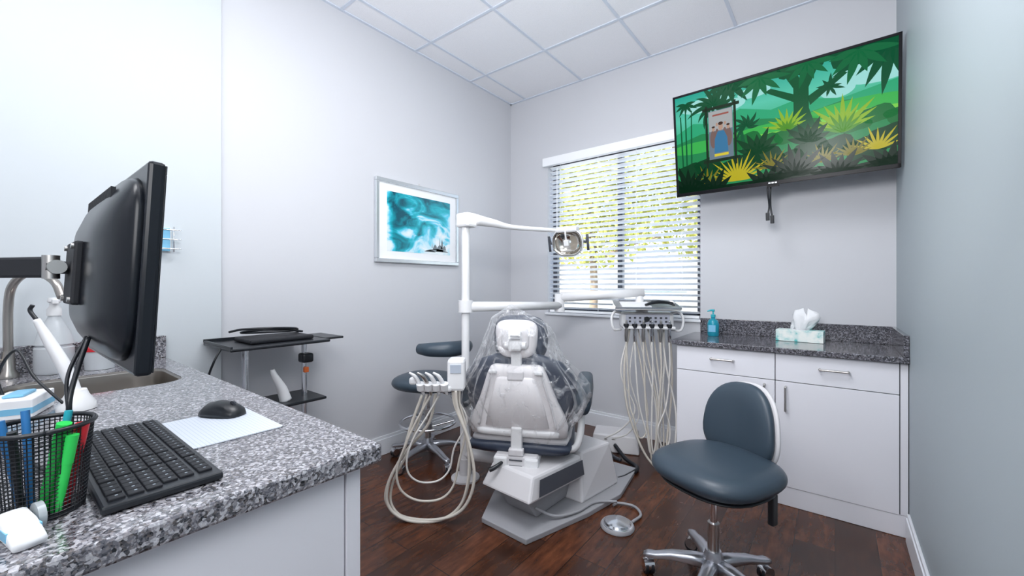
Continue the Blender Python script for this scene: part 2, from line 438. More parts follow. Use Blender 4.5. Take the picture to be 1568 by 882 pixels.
def blob(u, v_, a, b, n=20, j=0): return [(u+a*(1+j*math.sin(5*k))*math.cos(2*math.pi*k/n), v_+b*(1+j*math.sin(5*k))*math.sin(2*math.pi*k/n)) for k in range(n)]
def hill(pts): return [(0, -.0)] + pts + [(1, 0)]
shapes('clouds', [blob(.17, .86, .14, .07), blob(.28, .80, .10, .06), blob(.42, .86, .08, .05), blob(.86, .80, .10, .07), blob(.94, .74, .12, .06), blob(.78, .70, .07, .07)], (.38, .80, .76))
shapes('far_hills', [hill([(0, .62), (.1, .70), (.2, .66), (.35, .74), (.5, .66), (.62, .70), (.8, .62), (1, .68)])], (.03, .42, .20))
shapes('mid_hills', [hill([(0, .52), (.15, .58), (.3, .52), (.45, .6), (.6, .54), (.8, .60), (1, .55)])], (.02, .26, .09))
shapes('field_light', [blob(.52, .47, .24, .07), blob(.86, .52, .22, .07), blob(.12, .45, .16, .06)], (.05, .48, .09))
shapes('field_bright', [blob(.86, .46, .17, .03), blob(.45, .43, .16, .025)], (.22, .68, .08))
shapes('back_bushes', [blob(.3+.09*i, .40+.03*math.sin(i*2), .07, .07, 20, .12) for i in range(9)], (.008, .17, .04))
shapes('canopy', [blob(.36+.075*i, 1.02+.02*math.sin(i*3), .07, .10+.04*math.sin(i*2.3), 20, .15) for i in range(10)]+fan(.30, 1.03, .28, 6, 200, 330, .03)+fan(.98, 1.0, .38, 7, 170, 280, .035), (.003, .09, .035))
shapes('tree_trunk', [[(.575, .38), (.60, .6), (.60, .8), (.54, 1), (.60, 1), (.635, .84), (.68, 1), (.72, 1), (.665, .78), (.665, .6), (.70, .38)], [(.60, .75), (.50, .85), (.47, .83), (.60, .68)], [(.66, .7), (.8, .84), (.82, .82), (.67, .62)]], (.004, .10, .035))
shapes('canopy_fronds', fan(.45, .98, .22, 6, 190, 350, .028)+fan(.66, 1.0, .20, 6, 190, 350, .026)+fan(.86, .98, .24, 6, 190, 350, .03), (.005, .15, .05))
shapes('palm_trunks', [[(.235, .3), (.225, .6), (.20, .82), (.215, .82), (.245, .6), (.27, .3)], [(.36, .3), (.345, .55), (.36, .55), (.385, .3)], [(.05, .1), (.055, .9), (.062, .9), (.06, .1)], [(.03, .1), (.025, .8), (.032, .8), (.04, .1)], [(.075, .1), (.09, .84), (.096, .84), (.085, .1)]], (.005, .11, .04))
shapes('palm_fronds', fan(.21, .83, .23, 11, -40, 220, .022, .5)+fan(.38, .56, .13, 9, -30, 210, .016, .4)+fan(.75, .74, .10, 9, 0, 340, .012)+fan(.06, .92, .12, 7, 180, 360, .015), (.004, .09, .035))
shapes('agaves', fan(.80, .36, .26, 11, 15, 165, .018)+fan(.57, .46, .18, 9, 15, 165, .014), (.28, .50, .025))
shapes('agaves_shade', fan(.80, .33, .17, 8, 25, 155, .014)+fan(.57, .44, .11, 7, 25, 155, .012), (.08, .30, .015))
shapes('mid_dark_bushes', [blob(.08+.1*i, .20+.04*math.sin(i*2.2), .08, .10, 20, .12) for i in range(10)]+fan(.43, .28, .22, 7, 20, 160, .03)+fan(.66, .30, .2, 7, 20, 160, .028), (.003, .055, .018))
shapes('fern_yellow', fan(.33, .05, .27, 15, 8, 172, .011)+fan(.93, .14, .18, 9, 20, 160, .010), (.52, .45, .02))
shapes('fern_orange', fan(.50, .12, .17, 9, 20, 170, .010)+fan(.84, .12, .15, 9, 20, 160, .010)+fan(.17, .04, .2, 9, 20, 160, .011)+fan(.72, .10, .16, 9, 20, 160, .010), (.20, .18, .012))
shapes('front_dark', fan(.06, -.02, .28, 9, 20, 160, .03)+fan(.20, -.05, .24, 7, 20, 160, .03)+fan(.60, .02, .27, 10, 12, 168, .026)+fan(.47, -.04, .2, 7, 20, 160, .03)+fan(.78, -.03, .22, 8, 15, 165, .028)+fan(.97, -.03, .2, 7, 40, 160, .03)+[hill([(0, .07), (.2, .03), (.4, .03), (.6, .07), (.8, .03), (1, .07)])], (.0015, .018, .007))
DU = .033
shapes('sign_posts', [[(.135, .22), (.135, .84), (.148, .84), (.148, .22)], [(.285, .22), (.285, .84), (.298, .84), (.298, .22)], [(.12, .79), (.12, .82), (.315, .82), (.315, .79)], [(.12, .27), (.12, .30), (.315, .30), (.315, .27)]], (.012, .03, .015), DU)
shapes('sign_poster', [[(.152, .30), (.152, .78), (.281, .78), (.281, .30)]], (.16, .22, .28), DU)
shapes('poster_sky', [[(.155, .58), (.155, .775), (.278, .775), (.278, .58)]], (.42, .44, .45), DU)
shapes('poster_figures_back', [blob(.176, .50, .017, .09), blob(.258, .50, .017, .09), blob(.197, .52, .012, .08), blob(.238, .52, .012, .08)], (.20, .13, .12), DU)
shapes('poster_figures', [[(.180, .36), (.184, .50), (.200, .57), (.234, .57), (.250, .50), (.254, .36)]], (.05, .20, .38), DU)
shapes('poster_face', [blob(.217, .615, .012, .038), blob(.178, .60, .008, .022), blob(.256, .60, .008, .022), blob(.197, .64, .006, .018), blob(.240, .64, .006, .018)], (.50, .32, .24), DU)
shapes('poster_hair', [blob(.217, .645, .013, .016), blob(.178, .620, .009, .010), blob(.256, .620, .009, .010)], (.06, .03, .02), DU)
shapes('poster_title', [[(.175, .725), (.175, .742), (.26, .742), (.26, .725)]], (.35, .10, .08), DU)
shapes('poster_badge', [[(.180, .325), (.180, .35), (.255, .35), (.255, .325)]], (.75, .62, .05), DU)
box('wall_plate', (-.17, .17, .345, .36, -.16, .16), M_black, tv, rot=(R(-7.5), 0, 0))
boxes('mount_arms', [(-.11, -.08, .07, .35, -.06, -.02), (.08, .11, .07, .35, -.06, -.02), (-.2, .2, .07, .085, -.2, -.17), (-.2, .2, .07, .085, .06, .09)], M_black, tv, rot=(R(-4), 0, 0))
tube('cord_1', [(-.03, .06, -.30), (-.035, .05, -.36), (-.03, .06, -.45), (-.035, .055, -.50)], .005, M_black, tv)
tube('cord_2', [(-.015, .06, -.30), (-.02, .05, -.37), (-.022, .06, -.46), (-.015, .055, -.52)], .005, M_black, tv)
boxes('plugs', [(-.048, -.028, .045, .065, -.545, -.495), (-.024, -.004, .045, .065, -.565, -.515)], M_black, tv, bev=.003)

# ---------------------------------------------------------------- picture
fx = XL+.001
pic = root('framed_picture', (fx, 2.095, 1.69))
W2, H2 = .405, .303
boxes('frame', [(0, .03, -W2, W2, H2-.028, H2), (0, .03, -W2, W2, -H2, -H2+.028), (0, .03, -W2, -W2+.028, -H2+.028, H2-.028), (0, .03, W2-.028, W2, -H2+.028, H2-.028)], M_frameS, pic, bev=.004)
box('mat_board', (.002, .014, -W2+.026, W2-.026, -H2+.026, H2-.026), M_paper, pic)
M_art = mat('watercolour', (.1, .5, .6), .25); vec = coords(M_art)
n_, l_, b_ = nt(M_art)
sep = n_.new('ShaderNodeSeparateXYZ'); l_.new(vec, sep.inputs[0])
mp = n_.new('ShaderNodeMapping'); mp.inputs['Scale'].default_value = (1, 1.3, 2.2); mp.inputs['Rotation'].default_value = (.75, 0, 0); mp.inputs['Location'].default_value = (0, 2.3, .7); l_.new(vec, mp.inputs[0])
nf = n_.new('ShaderNodeTexNoise'); nf.inputs['Scale'].default_value = 3.4; nf.inputs['Detail'].default_value = 9; nf.inputs['Distortion'].default_value = 1.2; l_.new(mp.outputs[0], nf.inputs[0])
ma = n_.new('ShaderNodeMath'); ma.operation = 'MULTIPLY_ADD'; l_.new(sep.outputs['Y'], ma.inputs[0]); ma.inputs[1].default_value = .40; l_.new(nf.outputs['Fac'], ma.inputs[2])
mb = n_.new('ShaderNodeMath'); mb.operation = 'MULTIPLY_ADD'; l_.new(sep.outputs['Z'], mb.inputs[0]); mb.inputs[1].default_value = -.40; l_.new(ma.outputs[0], mb.inputs[2])
ab = n_.new('ShaderNodeMapRange'); l_.new(sep.outputs['Y'], ab.inputs[0]); ab.inputs[1].default_value = -.32; ab.inputs[2].default_value = -.25; ab.inputs[3].default_value = .3; ab.inputs[4].default_value = .01
mc = n_.new('ShaderNodeMath'); mc.operation = 'ADD'; l_.new(mb.outputs[0], mc.inputs[0]); l_.new(ab.outputs[0], mc.inputs[1])
setc(M_art, ramp(M_art, mc.outputs[0], [(.30, (.004, .08, .12)), (.40, (.005, .25, .32)), (.48, (.015, .42, .52)), (.54, (.10, .56, .74)), (.60, (.48, .74, .84)), (.70, (.78, .84, .87))]))
box('artwork', (.0141, .0155, -W2+.10, W2-.09, -H2+.085, H2-.085), M_art, pic)
M_ink = mat('ink', (.16, .19, .21), .4)
P = []; F = []
for (yy, zz, a, b) in [(.17, -.185, .13, .012), (.20, -.165, .04, .028), (.225, -.13, .012, .04), (.15, -.16, .025, .022), (.10, -.195, .06, .008), (.20, -.11, .004, .03), (.12, -.15, .004, .02), (.25, -.16, .02, .02)]:
    k = len(P); P += [(.0158, yy-a, zz-b), (.0158, yy+a, zz-b), (.0158, yy+a*.6, zz+b*.4), (.0158, yy, zz+b), (.0158, yy-a*.6, zz+b*.2)]; F.append((k, k+1, k+2, k+3, k+4))
mesh('ink_boat', P, F, M_ink, pic, flipfix=False)
cyl('hanging_nail', (.002, 0, H2), (.002, 0, H2+.022), .003, M_steel, pic)

# ---------------------------------------------------------------- near-left counter
LX = -.80; LY = .535
lc = root('reception_cabinet')
lcar = box('carcass', (XL+.024, LX-.04, -1.45, LY-.045, .002, CH-.042), M_cab, lc)
box('end_panel', (LX-.04, LX-.022, -1.45, LY-.065, .002, CH-.042), M_cab, lc, bev=.001)
box('corner_stile', (LX-.04, LX-.018, LY-.062, LY-.03, .565, CH-.042), M_cab, lc, bev=.001)
box('corner_stile_low', (LX-.04, LX-.018, LY-.062, LY-.03, .002, .561), M_cab, lc, bev=.001)
gc = root('granite_countertop.001')
slab = box('slab', (XL+.0235, LX+.02, -1.46, LY, CH-.04, CH), M_gran, gc, bev=.006)
def rrect(x0, x1, y0, y1, r, n=6):
    P = []
    for cx, cy, a0 in ((x1-r, y1-r, 0), (x0+r, y1-r, 90), (x0+r, y0+r, 180), (x1-r, y0+r, 270)):
        for i in range(n+1):
            a = R(a0+90*i/n); P.append((cx+r*math.cos(a), cy+r*math.sin(a)))
    return P
SX = (-2.27, -1.86, .03, .455)
hole = rrect(*SX, .09)
hc = prism('cut', hole, CH-.25, CH+.05, M_gran)
for tgt in (slab, lcar):
    md = tgt.modifiers.new('b', 'BOOLEAN'); md.operation = 'DIFFERENCE'; md.object = hc; md.solver = 'EXACT'
    bpy.context.view_layer.update()
    dg = bpy.context.evaluated_depsgraph_get(); me = bpy.data.meshes.new_from_object(tgt.evaluated_get(dg)); tgt.modifiers.clear(); tgt.data = me
bpy.data.objects.remove(hc)
box('backsplash', (XL+.0235, XL+.045, -1.46, LY-.003, CH+.0005, CH+.105), M_gran, gc, bev=.002)
M_sink = mat('sink_steel', (.42, .39, .36), .28, 1)
sk = root('undermount_sink')
def sc(P, k):
    cx = (SX[0]+SX[1])/2; cy = (SX[2]+SX[3])/2; return [((x-cx)*k+cx, (y-cy)*k+cy) for x, y in P]
rings = [[(x, y, z_) for x, y in sc(hole, k)] for k, z_ in ((.985, CH-.012), (.97, CH-.045), (.95, CH-.15), (.88, CH-.19), (.1, CH-.20))]
loft('bowl', [r_ for r_ in rings], M_sink, sk, caps=False)
rings = [[(x, y, z_) for x, y in sc(hole, k)] for k, z_ in ((.985, CH-.012), (1.0, CH-.004), (.992, CH-.002), (.97, CH-.045))]
loft('rim', rings, M_sink, sk, caps=False)
lathe('drain', [(0, 0), (.04, 0), (.04, .004), (.03, .006), (0, .003)], M_chrome, sk, loc=((SX[0]+SX[1])/2, (SX[2]+SX[3])/2, CH-.199))
fa = root('gooseneck_faucet', (-2.42, .05, CH+.001))
lathe('base', [(0, 0), (.028, 0), (.028, .012), (.018, .03), (.016, .1), (0, .1)], M_sink, fa)
tube('spout', [(0, 0, .08), (0, 0, .26), (.025, .012, .35), (.11, .055, .395), (.20, .10, .36), (.235, .118, .30)], .013, M_sink, fa, seg=14)
cyl('lever', (0, -.01, .06), (.02, -.075, .10), .007, M_sink, fa)

sb = root('spray_bottle', (-2.42, .165, CH+.001))
M_bot = mat('translucent_bottle', (.66, .69, .72), .25, Transmission_Weight=.2)
lathe('body', [(0, 0), (.05, 0), (.056, .01), (.056, .10), (.050, .104), (.05, .11), (.055, .114), (.045, .16), (.026, .20), (.018, .22), (.018, .235), (0, .235)], M_bot, sb)
lathe('cap', [(0, .225), (.021, .225), (.021, .25), (.014, .262), (.014, .275), (.02, .28), (.018, .295), (0, .297)], M_white, sb)
box('nozzle', (.01, .05, -.009, .009, .272, .290), M_white, sb, bev=.003)
rc = root('red_lid_container', (-2.40, .29, CH+.001))
lathe('tub', [(0, 0), (.045, 0), (.05, .06), (.05, .075), (0, .075)], M_bot, rc); lathe('lid', [(0, .075), (.053, .075), (.053, .09), (.045, .095), (0, .095)], M_red, rc)
cpp = root('paper_cup_stack', (-2.42, -.10, CH+.001))
lathe('cups', [(0, 0), (.03, 0), (.038, .12), (.041, .122), (.038, .125), (.041, .135), (.039, .14), (.034, .14), (.0, .13)], M_white, cpp)
gb = root('wipes_box', (-1.72, .055, CH+.001), -20)
box('carton', (-.07, .07, -.045, .045, 0, .05), M_paper, gb, bev=.003)
box('band', (-.0705, .0705, -.0455, .0455, .012, .028), M_skyb, gb); box('wipe_slot', (-.04, .04, -.02, .02, .05, .058), M_skyb, gb, bev=.004)
cw = root('curing_light', (-1.66, .155, CH+.001), 38)
lathe('charging_base', [(0, 0), (.040, 0), (.040, .015), (.025, .04), (.02, .055), (0, .055)], M_white, cw)
tube('handpiece', [(.0, 0, .04), (-.03, -.005, .12), (-.065, -.01, .19), (-.095, -.015, .25)], [.013, .016, .013, .008], M_white, cw)
tube('light_guide', [(-.095, -.015, .25), (-.110, -.017, .275), (-.105, -.015, .29)], .005, M_black, cw)
tube('cord', [(.0, -.03, .02), (-.06, -.05, .10), (-.12, -.04, .17), (-.17, -.04, .10), (-.14, -.04, .01)], .0035, M_black, cw)
gh = root('glove_holder_rack', (XL+.0222, .545, 1.44))
box('blue_pack', (.003, .035, -.05, .0, -.055, .055), M_skyb, gh, bev=.003)
for i, zz in enumerate((-.05, .0, .05)):
    tube('wire_%d' % i, [(.0, -.055, zz*.9), (.05, -.055, zz*.9), (.05, .02, zz*.9), (.06, .035, zz*.9)], .003, M_chrome, gh, sub=3)
tube('wire_v', [(.05, .01, -.06), (.05, .01, .06)], .003, M_chrome, gh, sub=1); box('back_plate', (0, .003, -.06, .01, -.06, .06), M_white, gh)

# monitor : plane along X, back faces -Y
mo = root('computer_monitor', (-1.165, .168, 1.250), rot=(R(-3), 0, R(0)))
MW, MH = .505, .366
box('panel', (-MW/2, MW/2, -.008, .016, -MH/2, MH/2), M_blackmon, mo, bev=.006)
boxes('bezel_front', [(-MW/2+.004, MW/2-.004, .015, .018, MH/2-.02, MH/2-.004), (-MW/2+.004, MW/2-.004, .015, .018, -MH/2+.004, -MH/2+.022), (-MW/2+.004, -MW/2+.02, .015, .018, -MH/2+.02, MH/2-.02), (MW/2-.02, MW/2-.004, .015, .018, -MH/2+.02, MH/2-.02)], M_black, mo, bev=.001)
box('display_glass', (-MW/2+.018, MW/2-.018, .0155, .017, -MH/2+.02, MH/2-.02), M_blackg, mo)
rings = [sring((0, yy, zc), (1, 0, 0), (0, 0, 1), a, b, 5, 40) for yy, a, b, zc in ((-.006, .243, .172, 0), (-.020, .238, .165, 0), (-.040, .195, .130, -.005), (-.054, .145, .095, -.01), (-.058, .07, .06, -.01))]
loft('back_shell', rings, M_blackmon, mo)
boxes('vent_slots', [(-.13+.009*i, -.126+.009*i, -.037, -.030, .118, .148) for i in range(30)], M_blackm, mo)
box('vesa_plate', (-.06, .06, -.070, -.056, -.07, .05), M_blackm, mo, bev=.004)
cyl('tilt_joint', (-.03, -.087, -.0), (.03, -.087, -.0), .013, M_steel, mo)
cyl('joint_stem', (0, -.062, 0), (0, -.10, 0), .012, M_blackm, mo)
for i, (a, b) in enumerate(((-.05, .04), (.05, .04), (-.05, -.06), (.05, -.06))): cyl('bolt_%d' % i, (a, -.069, b), (a, -.074, b), .005, M_steel, mo)
tube('cable', [(.08, -.045, -.13), (.12, -.06, -.18), (.15, -.07, -.235), (.14, -.06, -.30), (.11, -.05, -.35), (.10, -.07, -.366), (-.02, -.10, -.366)], .004, M_black, mo)
tube('cable_2', [(.05, -.045, -.13), (.10, -.07, -.20), (.16, -.065, -.28), (.14, -.06, -.34), (.06, -.09, -.366), (-.10, -.11, -.366)], .003, M_black, mo)
ar = root('arm', (0, -.088, .0), parent=mo, rot=(R(3), 0, 0))
cyl('swivel', (0, -.005, -.022), (0, -.005, .022), .012, M_steel, ar)
d = Vector((-.36, -.17, .0)); aw = math.atan2(d.y, d.x)
box('arm_link', (.012, d.length, -.009, .009, -.020, .020), M_blackm, ar, bev=.005, rot=(0, 0, aw))
cyl('arm_joint', (d.x, d.y, -.04), (d.x, d.y, .04), .02, M_black, ar)
cyl('desk_post', (d.x, d.y, -.366), (d.x, d.y, -.03), .0155, M_black, ar)
lathe('desk_clamp', [(0, -.366), (.05, -.366), (.05, -.356), (.02, -.352), (0, -.35)], M_black, ar, loc=(d.x, d.y, 0))

# keyboard
kb = root('computer_keyboard', (-1.085, .182, CH+.001))
KX, KY = .232, .078
prism('case', [(-KX, -KY), (KX, -KY), (KX, KY), (-KX, KY)], .001, .014, M_black, kb, bev=.004)
keys = []
for r_ in range(6):
    yy = -KY+.010+.0225*r_ + (.004 if r_ == 5 else 0)
    xx = -KX+.01; i = 0
    while xx < KX-.022:
        wkey = .019
        if r_ == 0 and i == 3: wkey = .105
        if i == 14 or i == 17: xx += .006
        if r_ in (1, 2) and i == 0: wkey = .03
        if xx+wkey > KX-.008: break
        keys.append((xx, xx+wkey-.0022, yy, yy+.0198, .0130, .0178)); xx += wkey; i += 1
boxes('keys', keys, M_blackm, kb, bev=.0014)
boxes('legends', [(k[0]+.004, k[0]+.007, k[2]+.009, k[2]+.0125, .0176, .01792) for k in keys], mat('legend_grey', (.3, .35, .4), .5), kb)
mp_ = root('mouse_pad', (-1.185, .355, CH+.0008))
M_pad = mat('mouse_pad_grid', (.72, .75, .8), .6); n_, l_, b_ = nt(M_pad)
br = n_.new('ShaderNodeTexBrick'); br.offset = 0; br.inputs['Scale'].default_value = 1; br.inputs['Brick Width'].default_value = .008; br.inputs['Row Height'].default_value = .008; br.inputs['Mortar Size'].default_value = .0006
br.inputs['Color1'].default_value = (.66, .70, .78, 1); br.inputs['Color2'].default_value = (.66, .70, .78, 1); br.inputs['Mortar'].default_value = (.48, .54, .63, 1)
l_.new(coords(M_pad), br.inputs['Vector']); setc(M_pad, br.outputs['Color'])
prism('pad', rrect(-.127, .127, -.092, .092, .008), 0, .002, M_pad, mp_)
ms = root('computer_mouse', (-1.275, .385, CH+.0035), -62)
rings = []
for yy, a, h in ((-.056, .010, .008), (-.052, .022, .018), (-.035, .031, .031), (-.005, .033, .038), (.025, .031, .034), (.045, .028, .024), (.055, .019, .013), (.058, .008, .006)):
    rr = []
    for k in range(20):
        an = math.pi*k/19; rr.append((a*math.cos(an), yy, h*math.sin(an)**.8 if math.sin(an) > 0 else 0))
    rings.append(rr)
loft('shell', rings, M_black, ms); cyl('scroll_wheel', (-.003, .032, .031), (.003, .032, .031), .007, M_dgrey, ms)

# pen cup
pc = root('mesh_pen_cup', (-.952, .052, CH+.001))
seg = 60; V = []; F = []
NJ = 22
for j in range(NJ+1):
    for i in range(seg):
        a = 2*math.pi*i/seg; rr = .046+.010*j/NJ; V.append((rr*math.cos(a), rr*math.sin(a), .002+.128*j/NJ))
for j in range(NJ):
    for i in range(seg): F.append((j*seg+i, j*seg+(i+1) % seg, (j+1)*seg+(i+1) % seg, (j+1)*seg+i))
o = mesh('mesh_wall', V, F, M_black, pc, flipfix=False); md = o.modifiers.new('w', 'WIREFRAME'); md.thickness = .0022; md.use_even_offset = False
lathe('base_plate', [(0, 0), (.047, 0), (.047, .006), (0, .006)], M_black, pc)
tube('rim', [(.0575*math.cos(2*math.pi*i/32), .0575*math.sin(2*math.pi*i/32), .131) for i in range(33)], .0035, M_black, pc, sub=2)
def pen(name, a, b, m, r=.006, tip=None):
    a = Vector(a); b = Vector(b); d_ = (b-a)
    cyl(name, a, a+d_*.7, r*.9, M_white if tip else m, pc); cyl(name+'_cap', a+d_*.62, b, r, m, pc)
pen('marker_green', (.02, .0, .008), (.045, .02, .138), M_green, .0085)
pen('marker_red', (.015, .022, .008), (.034, .040, .130), M_red, .0085)
pen('marker_green_2', (.038, .012, .008), (.050, .028, .120), M_green, .0075)
pen('pen_blue', (-.01, -.01, .008), (-.035, -.015, .15), M_blue, .005)
pen('pen_teal', (-.02, .01, .008), (-.02, .03, .142), M_teal, .005)
pen('pen_blue_2', (0, -.02, .008), (-.01, -.04, .145), M_blue, .005)
pen('pen_black', (.01, -.02, .008), (.03, -.03, .135), M_black, .005)
ss = root('tape_dispenser', (-.862, .028, CH+.001), 12)
rings = [sring((xx, 0, .006+h), (0, 1, 0), (0, 0, 1), .016, .005+h, 4, 16) for xx, h in ((-.035, .006), (-.03, .012), (0, .010), (.025, .004), (.035, .001))]
loft('body', rings, M_paper, ss); box('label', (-.015, .015, -.0165, .0165, .010, .0215), M_skyb, ss)
cyl('tape_roll', (-.02, .018, .02), (-.02, .026, .02), .018, mat('clear_tape', (.6, .65, .68), .2, Transmission_Weight=.4), ss)

# ---------------------------------------------------------------- rolling cart
rcart = root('rolling_equipment_cart', (-2.33, .95, 0))
box('tray_top', (-.20, .18, -.27, .20, .915, .930), M_black, rcart, bev=.005)
boxes('tray_lip', [(-.20, -.19, -.27, .20, .93, .945), (-.2, .18, -.27, -.26, .93, .940)], M_black, rcart)
box('side_wing', (-.14, .12, .203, .31, .920, .932), M_black, rcart, bev=.004)
box('device_on_tray', (-.12, .10, -.16, .15, .931, .953), M_blackm, rcart, bev=.008)
tube('cable_coil', [(-.12, -.18, .98), (-.05, -.14, .995), (.0, -.02, .995), (-.05, .12, .98), (-.13, .14, .96), (-.16, 0, .96), (-.14, -.12, .97), (-.05, -.08, .985), (-.03, .05, .98), (-.08, .17, .957)], .006, M_black, rcart)
tube('cable_drop', [(.05, -.265, .925), (.06, -.30, .86), (.03, -.31, .78), (.02, -.27, .72)], .005, M_black, rcart)
for i, (a, b) in enumerate(((.06, -.17), (.03, .13))):
    cyl('leg_%d' % i, (a, b, .08), (a, b, .915), .014, M_chrome, rcart)
box('lower_shelf', (-.12, .14, -.20, .20, .60, .615), M_black, rcart, bev=.004)
tube('handpiece', [(.06, .02, .617), (.06, .0, .68), (.07, -.04, .76), (.07, -.05, .79)], [.03, .026, .015, .010], M_white, rcart)
box('clamp', (.015, .08, .10, .16, .80, .85), M_black, rcart, bev=.01); box('red_knob', (.045, .065, .115, .14, .745, .775), mat('orange', (.7, .15, .03), .4), rcart, bev=.004)
boxes('base', [(-.02, .14, -.22, .22, .06, .09), (-.18, .2, -.02, .02, .06, .09)], M_black, rcart, bev=.006)
def caster(name, x, y, parent, r=.025, m=M_black, a=0):
    c_, s_ = math.cos(a), math.sin(a)
    cyl(name+'_wheel_a', (x-c_*.018, y-s_*.018, r+.0005), (x-c_*.006, y-s_*.006, r+.0005), r, m, parent, seg=24)
    cyl(name+'_wheel_b', (x+c_*.006, y+s_*.006, r+.0005), (x+c_*.018, y+s_*.018, r+.0005), r, m, parent, seg=24)
    cyl(name+'_hub', (x-c_*.02, y-s_*.02, r), (x+c_*.02, y+s_*.02, r), r*.45, M_chrome, parent, seg=16)
    cyl(name+'_stem', (x, y, r), (x, y, r*2+.03), .006, M_chrome, parent)
for i, (a, b) in enumerate(((.06, -.2), (.06, .2), (-.16, 0), (.18, 0))): caster('caster_%d' % i, a, b, rcart)

# ---------------------------------------------------------------- stools
def star_base(parent, rad=.27, a0=0, m=M_alu, hub=.11, wr=.028):
    lathe('hub', [(0, .075), (.035, .075), (.042, .09), (.038, hub+.02), (.028, hub+.05), (0, hub+.05)], m, parent)
    for i in range(5):
        a = R(a0+72*i); u = Vector((math.cos(a), math.sin(a), 0)); w_ = Vector((-u.y, u.x, 0))
        rings = [sring(u*r_+Vector((0, 0, z_)), w_, (0, 0, 1), wa, hb, 3, 14) for r_, z_, wa, hb in ((.01, .105, .030, .028), (.08, .107, .026, .022), (.16, .10, .023, .016), (rad-.03, .085, .020, .012), (rad, .08, .020, .014), (rad+.018, .077, .013, .009))]
        loft('leg_%d' % (i+1), rings, m, parent); caster('caster_%d' % (i+1), u.x*rad, u.y*rad, parent, wr, M_black, a+.6+i)
        cyl('caster_hood_%d' % (i+1), (u.x*rad-math.cos(a+.6+i)*.021, u.y*rad-math.sin(a+.6+i)*.021, .036), (u.x*rad+math.cos(a+.6+i)*.021, u.y*rad+math.sin(a+.6+i)*.021, .036), wr*.86, M_chrome, parent)
st = root('dental_stool', (-.384, 1.80, 0), -24)
star_base(st, .25, 3)
cyl('gas_column', (0, 0, .12), (0, 0, .27), .022, M_steel, st); cyl('piston', (0, 0, .26), (0, 0, .42), .014, M_chrome, st)
box('seat_plate', (-.09, .09, -.09, .11, .395, .415), M_black, st, bev=.004)
pillow('seat', .455, .455, .10, M_vinyl, st, p=2.8, loc=(-.022, .045, .470), rot=(R(-90), 0, 0), sq=6)
pillow('seat_underside', .40, .40, .03, M_black, st, p=2.6, loc=(-.022, .045, .420), rot=(R(-90), 0, 0))
pillow('backrest', .36, .36, .075, M_vinyl, st, p=2.5, curv=-1.1, loc=(-.075, .300, .600), rot=(R(-8), R(-4), R(-8)), sq=5, shape=lambda t_: 1-.12*t_)
pillow('backrest_shell', .372, .37, .045, M_cream, st, p=2.5, curv=-1.1, loc=(-.066, .323, .597), rot=(R(-8), R(-4), R(-8)), sq=5, shape=lambda t_: 1-.12*t_)
tube('back_support', [(0, .06, .395), (-.02, .24, .37), (-.05, .335, .385), (-.06, .355, .51)], .014, M_chrome, st, flat=1.3)
box('height_lever_bracket', (.10, .125, .19, .225, .26, .385), M_black, st, bev=.006); tube('height_lever', [(.04, .05, .395), (.09, .17, .39), (.112, .207, .375), (.112, .207, .265)], .009, M_chrome, st)

s2 = root('assistant_stool', (-2.235, 1.90, 0), 20)
star_base(s2, .255, 40)
cyl('gas_column', (0, 0, .12), (0, 0, .36), .022, M_steel, s2); cyl('piston', (0, 0, .35), (0, 0, .50), .014, M_chrome, s2)
tube('foot_ring', [(.19*math.cos(2*math.pi*i/24), .19*math.sin(2*math.pi*i/24), .27) for i in range(25)], .009, M_chrome, s2, sub=2)
for i in range(3):
    a = R(30+120*i); tube('ring_spoke_%d' % i, [(0, 0, .23), (.1*math.cos(a), .1*math.sin(a), .25), (.19*math.cos(a), .19*math.sin(a), .27)], .007, M_chrome, s2)
cyl('ring_collar', (0, 0, .21), (0, 0, .26), .03, M_alu, s2)
pillow('seat', .46, .43, .10, M_vinyl, s2, p=2.5, loc=(0, -.01, .555), rot=(R(-90), 0, 0))
box('seat_plate', (-.08, .08, -.08, .08, .49, .51), M_black, s2)
tube('arm_post', [(.05, .0, .50), (.20, -.02, .49), (.27, -.02, .55), (.26, -.02, .74)], .012, M_chrome, s2)
tube('body_support_arm', [(.02, -.15, .80), (.11, -.16, .80), (.22, -.10, .80), (.27, .02, .80), (.25, .12, .80)], [.034, .046, .052, .048, .034], M_vinyl, s2, seg=16)

# ---------------------------------------------------------------- dental chair
CX, CYY = -1.39, 1.86
dc = root('dental_chair', (CX, CYY, 0)); off = (-CX, -CYY, 0)
prism('base_plate', [(-1.43, 1.57), (-1.14, 1.56), (-1.02, 1.95), (-.965, 2.24), (-1.02, 2.62), (-1.50, 2.62), (-1.60, 2.2), (-1.56, 1.82)], .001, .028, M_grey, dc, bev=.004, loc=off)
prism('lift_box', [(-1.48, 1.62), (-1.15, 1.60), (-1.09, 2.02), (-1.47, 2.04)], .165, .275, M_cream, dc, bev=.012, loc=off, top=[(-1.45, 1.68), (-1.17, 1.66), (-1.11, 2.04), (-1.45, 2.05)])
mesh('lift_side_panel', [(-1.134, 1.66, .185), (-1.080, 2.02, .185), (-1.092, 2.02, .262), (-1.143, 1.68, .262)], [(0, 1, 2, 3)], M_dgrey, dc, loc=off, flipfix=False)
prism('pedestal', [(-1.47, 2.02), (-1.085, 2.0), (-1.03, 2.36), (-1.45, 2.40)], .026, .285, M_cream, dc, bev=.012, loc=off, top=[(-1.44, 2.08), (-1.12, 2.06), (-1.06, 2.30), (-1.42, 2.34)])
prism('underlift_arm', [(-1.40, 1.75), (-1.2, 1.74), (-1.18, 2.2), (-1.40, 2.2)], .03, .165, M_grey, dc, loc=off, bev=.01, top=[(-1.42, 1.66), (-1.2, 1.64), (-1.16, 2.2), (-1.42, 2.2)])
